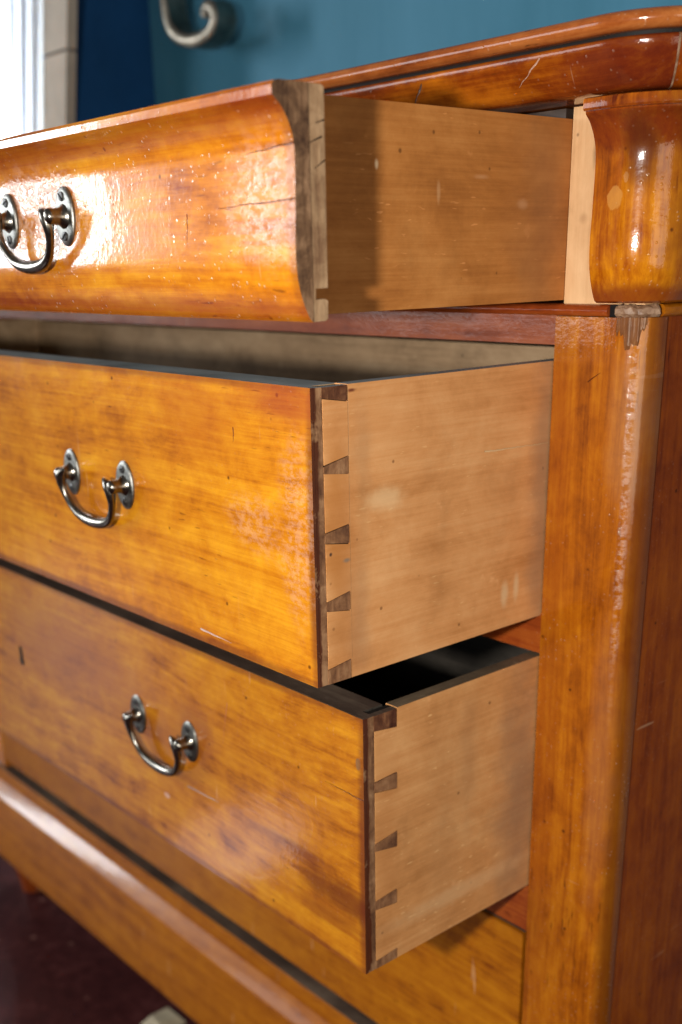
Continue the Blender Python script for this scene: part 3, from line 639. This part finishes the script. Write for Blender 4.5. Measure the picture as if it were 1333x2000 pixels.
# ------------------------------------------------------------------ handles
def handle(parent, xc, yf, zc, drop=1.0):
    """bail handle: two oval plates with studs, and a swan bail hung between them"""
    h = bpy.data.objects.new('handle', None); C.objects.link(h); h.parent = parent; h.empty_display_size = .02
    o0 = ORG[parent.name]; h.location = Vector((xc, yf, zc)) - o0; ORG[h.name] = Vector((xc, yf, zc))
    W = 0.0485
    for sx in (-1, 1):
        px = xc + sx * W
        bm = bmesh.new(); lathe_y(bm, px, zc, [(yf + 0.0005, 1.0), (yf - 0.0012, 1.0), (yf - 0.0022, 0.93), (yf - 0.0026, 0.80), (yf - 0.0026, 0.3)], 28, 0.0142, 0.0215)
        link('backplate', bm, M['metald'], h, smooth=30)
        for sz in (-1, 1):
            bm = bmesh.new(); zz = zc + sz * 0.0143
            lathe_y(bm, px, zz, [(yf - 0.0024, 0.0036), (yf - 0.0034, 0.0034), (yf - 0.0038, 0.0024)], 14)
            link('screw', bm, M['screw'], h, smooth=40)
            a = random.uniform(0, 3)
            bm = bmesh.new(); box(bm, -0.0028, 0.0028, -0.0003, 0.0003, -0.00045, 0.00045)
            bmesh.ops.rotate(bm, verts=bm.verts, cent=(0, 0, 0), matrix=Matrix.Rotation(a, 3, 'Y')); bmesh.ops.translate(bm, verts=bm.verts, vec=(px, yf - 0.0040, zz))
            link('screw_slot', bm, M['black'], h)
        bm = bmesh.new(); lathe_y(bm, px, zc, [(yf - 0.0022, 0.0095), (yf - 0.0036, 0.0082), (yf - 0.0056, 0.0066), (yf - 0.0090, 0.0060), (yf - 0.0125, 0.0060), (yf - 0.0150, 0.0062), (yf - 0.0170, 0.0052), (yf - 0.0182, 0.0034), (yf - 0.0187, 0.0008)], 20)
        link('stud', bm, M['metal'], h, smooth=50)
    half = [(-W + 0.0135, -0.0150, 0.0062, 0.0008), (-W + 0.0100, -0.0150, 0.0042, 0.0030), (-W + 0.0045, -0.0150, 0.0000, 0.0052), (-W + 0.0030, -0.0145, -0.0070, 0.0046), (-W + 0.0040, -0.0135, -0.0140, 0.0036), (-W + 0.0075, -0.0122, -0.0220, 0.0033), (-W + 0.0140, -0.0108, -0.0300, 0.0036), (-W + 0.0230, -0.0097, -0.0355, 0.0044), (-W + 0.0350, -0.0090, -0.0385, 0.0051), (0, -0.0088, -0.0395, 0.0054)]
    half = [(x, y, z * (drop if z < 0 else 1), r) for x, y, z, r in half]
    ptsr = half + [(-x, y, z, r) for x, y, z, r in reversed(half[:-1])]
    sm = smoothpts([Vector(p).to_tuple() for p in ptsr], 5)
    bm = bmesh.new(); tube(bm, [(xc + p[0], yf + p[1], zc + p[2]) for p in sm], [max(0.0008, p[3]) for p in sm], 12)
    link('bail', bm, M['metal'], h, smooth=60)
    return h

# ------------------------------------------------------------------ drawers
XL = -1.2585
def pin_poly(p, y0, y1):   # p = zLT, zRT, zRB, zLB
    return [(y0, p[0]), (y1, p[1]), (y1, p[2]), (y0, p[3])]
def dovetailed(dr, d, zt, zb, pins, ylap, ypin, m_face, m_end, m_side, m_edge, m_edge_side, m_inner, yv, m_pins, thick=0.0375, sthick=0.0135):
    """a drawer with lapped dovetails at its right (and left) front corner"""
    yf = -d; xr = -0.0015
    # amber face veneer, then the darker body of the front
    bm = bmesh.new(); box(bm, XL, xr, yf, yf + yv, zb, zt)
    for f in bm.faces:
        if f.calc_center_median().x > xr - 1e-4 or f.calc_center_median().x < XL + 1e-4: f.material_index = 1
        if f.calc_center_median().z > zt - 1e-4: f.material_index = 2
    link('front_facing', bm, [m_face, m_end, m_edge], dr, bevel=0.0011, seg=3, smooth=45)
    bm = bmesh.new(); y0 = yf + yv + 0.00015
    # body: full height behind the face as far as the side boards
    prism_x(bm, [(y0, zb), (ylap, zb), (ylap, zt - .0003), (y0, zt - .0003)], XL, xr - 0.0003)
    for f in bm.faces:
        c = f.calc_center_median()
        if c.z > zt - 0.002: f.material_index = 1
        if c.y > ylap - 1e-4: f.material_index = 2
    link('front_lap', bm, [m_end, m_edge, m_inner], dr, bevel=0.0002, seg=1)
    bm = bmesh.new(); box(bm, XL + sthick + .0004, xr - sthick - .0004, ylap + .0003, yf + thick, zb + .001, zt - .0004)
    for f in bm.faces:
        f.material_index = 1 if f.normal.z > 0.5 or f.calc_center_median().z > zt - .002 else 0
    link('front_core', bm, [m_inner, m_edge], dr, bevel=0.0006, seg=1)
    # side boards: outline with the pin sockets cut out
    g = 0.0006
    prof = []
    first, last = pins[0], pins[-1]
    prof.append((ylap + g, first[3] - g)); prof.append((ypin + g, first[2] - g)); prof.append((ypin + g, zt))
    YE = 0.17
    prof.append((YE, zt)); prof.append((YE, zb))
    prof.append((ypin + g, zb)); prof.append((ypin + g, last[1] + g)); prof.append((ylap + g, last[0] + g))
    for p in reversed(pins[1:-1]):
        prof += [(ylap + g, p[3] - g), (ypin + g, p[2] - g), (ypin + g, p[1] + g), (ylap + g, p[0] + g)]
    for sx in (1, -1):
        xa, xb = (xr - sthick, xr) if sx > 0 else (XL, XL + sthick)
        bm = bmesh.new(); prism_x(bm, prof, xa, xb)
        bm.normal_update()
        for f in bm.faces:
            c = f.calc_center_median()
            if abs(f.normal.z) > 0.8 and c.z > zt - 1e-4: f.material_index = 1
            if (sx > 0 and c.x < xr - sthick + 1e-4) or (sx < 0 and c.x > XL + sthick - 1e-4): f.material_index = 2
        link('side_board', bm, [m_side, m_edge_side, m_inner], dr)
        bm = bmesh.new(); box(bm, xa + .002, xb - 0.0016, ylap - .0006, ypin + .0035, zb + .0006, zt - .0008); link('joint_bed', bm, M['gap'], dr)
        for i, p in enumerate(pins):
            jz = [random.uniform(-.0005, .0005) for _ in range(4)] if 0 < i < len(pins) - 1 else [0, 0, 0, 0]
            bm = bmesh.new(); prism_x(bm, pin_poly([a + b for a, b in zip(p, jz)], ylap + .00005, ypin + random.uniform(-.0004, .0003)), xb - .006 if sx > 0 else xa, xb + .0002 if sx > 0 else xa + .006)
            if i == 0:
                bm.normal_update()
                for f in bm.faces:
                    if f.calc_center_median().z > zt - .0008: f.material_index = 1
            link('dovetail_pin', bm, [m_pins[i], m_edge], dr)
    bm = bmesh.new(); box(bm, XL + sthick, xr - sthick, 0.158, 0.170, zb + .012, zt - .004); link('back_board', bm, m_inner, dr)
    bm = bmesh.new(); box(bm, XL + sthick - .003, xr - sthick + .003, yf + thick - .006, 0.1575, zb + .006, zb + .012); link('bottom_board', bm, m_inner, dr)

P_, PR = M['pin'], M['pinr']
def rel(p, dz=0): return p
d2 = thing('drawer', 'middle open drawer, pulled far out below the top drawer, grey sheen painted on its top edge', 'drawer', (-OX, -0.26, -0.22), 'drawers of the chest')
pins2 = [(0.0 - .0004, 0.0 - .0004, -.0114, -.0078), (-.0548, -.0502, -.0625, -.0597), (-.1035, -.1000, -.1142, -.1105), (-.1555, -.1510, -.1655, -.1618), (-.2085, -.2050, -.2200, -.2200)]
dovetailed(d2, 0.26, 0.0, -0.22, pins2, -0.2495, -0.2264, M['amber2'], M['end2'], M['side2'], M['edge2'], M['edge2'], M['inner'], 0.0026, [PR, P_, P_, P_, P_])
handle(d2, -0.3093, -0.26, -0.1004); handle(d2, -0.9507, -0.26, -0.1004)
d3 = thing('drawer', 'lower open drawer with a keyhole, under the middle drawer, grimy brown top edge', 'drawer', (-OX, -0.215, -0.4987), 'drawers of the chest')
pins3 = [(-.2594, -.2594, -.2755, -.2724), (-.3185, -.3168, -.3314, -.3275), (-.3759, -.3719, -.3864, -.382), (-.4311, -.4284, -.442, -.4389), (-.4913, -.4890, -.4987, -.4987)]
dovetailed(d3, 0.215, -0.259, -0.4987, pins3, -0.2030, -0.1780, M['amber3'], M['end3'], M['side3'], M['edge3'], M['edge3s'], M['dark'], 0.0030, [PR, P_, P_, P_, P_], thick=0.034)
handle(d3, -0.3055, -0.215, -0.3610, 1.08); handle(d3, -0.9545, -0.215, -0.3610, 1.08)
bm = bmesh.new(); yk = -0.2153
kp = [(math.cos(a) * .0062, math.sin(a) * .0052 - .3740) for a in [math.radians(t) for t in range(-235, 56, 20)]]
kp = [(-.6306 + a, b) for a, b in kp] + [(-.6306 + .0042, -.3550), (-.6306 - .0042, -.3550)]
a_ = [bm.verts.new((x, yk, z)) for x, z in kp]; b_ = [bm.verts.new((x, yk + .001, z)) for x, z in kp]
bm.faces.new(a_); bm.faces.new(list(reversed(b_)))
for i in range(len(kp)): bm.faces.new((a_[i], a_[(i + 1) % len(kp)], b_[(i + 1) % len(kp)], b_[i]))
link('keyhole', bm, M['black'], d3)
d4 = thing('drawer', 'closed bottom drawer, flush with the front just above the base moulding', 'drawer', (-OX, -0.001, -0.790), 'drawers of the chest')
bm = bmesh.new(); box(bm, -1.2575, -0.0034, -0.0012, 0.020, -0.7905, -0.5558)
link('front_facing', bm, M['amber4'], d4, bevel=0.0022, seg=4, smooth=45)
bm = bmesh.new(); box(bm, -1.256, -0.0042, 0.0030, 0.0215, -0.7895, -0.5552); link('front_core', bm, M['edge3'], d4, bevel=.0005)
for xa in (-1.2555, -0.0185):
    bm = bmesh.new(); box(bm, xa, xa + .0135, 0.0225, 0.43, -0.7895, -0.557); link('side_board', bm, M['side3'], d4)
bm = bmesh.new(); box(bm, -1.2415, -0.019, 0.418, 0.43, -0.7895, -0.562); link('back_board', bm, M['inner'], d4)
bm = bmesh.new(); box(bm, -1.2415, -0.019, 0.023, 0.4175, -0.785, -0.779); link('bottom_board', bm, M['inner'], d4)

# top drawer with the ogee face
d1 = thing('drawer', 'open top drawer with an S-curved face, glare round its handle and cracks at its end', 'drawer', (-OX, -0.3055, 0.0455), 'drawers of the chest')
fr = [(a, b) for a, b, _ in ogs]
prof = [(-.2936, .1779), (-.3150, .1780), (-.3185, .1773), (-.3202, .1750)] + fr + [(-.2945, .0462), (-.2936, .0456)]
XE = 0.045
bm = bmesh.new(); prism_x(bm, prof, -1.26 - XE, XE, end_mat=1)
# scuffed, slightly irregular right end
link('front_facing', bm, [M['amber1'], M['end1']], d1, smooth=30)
bk = [(-.2933, .1779), (-.2830, .1776), (-.2811, .1764), (-.2811, .0654), (-.2908, .0652), (-.2910, .0588), (-.2836, .0590), (-.2811, .0578), (-.2813, .0472), (-.2835, .0460), (-.2933, .0457)]
bm = bmesh.new(); prism_x(bm, bk, -1.26 - XE + .0005, XE - .0005); link('front_backing', bm, M['back1'], d1, bevel=0.0005, seg=2)
for sx in (1, -1):
    xa = -0.0070 if sx > 0 else -1.267
    bm = bmesh.new(); box(bm, xa, xa + .0140, -0.2808, 0.155, 0.0478, 0.1785)
    link('side_board', bm, M['side1'], d1, bevel=0.0006, seg=1)
bm = bmesh.new(); box(bm, -1.2525, -0.0075, 0.141, 0.153, 0.056, 0.172); link('back_board', bm, M['inner'], d1)
bm = bmesh.new(); box(bm, -1.2525, -0.0075, -0.2805, 0.1405, 0.0525, 0.0575); link('bottom_board', bm, M['inner'], d1)
handle(d1, -0.2850, -0.3057, 0.1175, 0.92); handle(d1, -0.9750, -0.3057, 0.1175, 0.92)
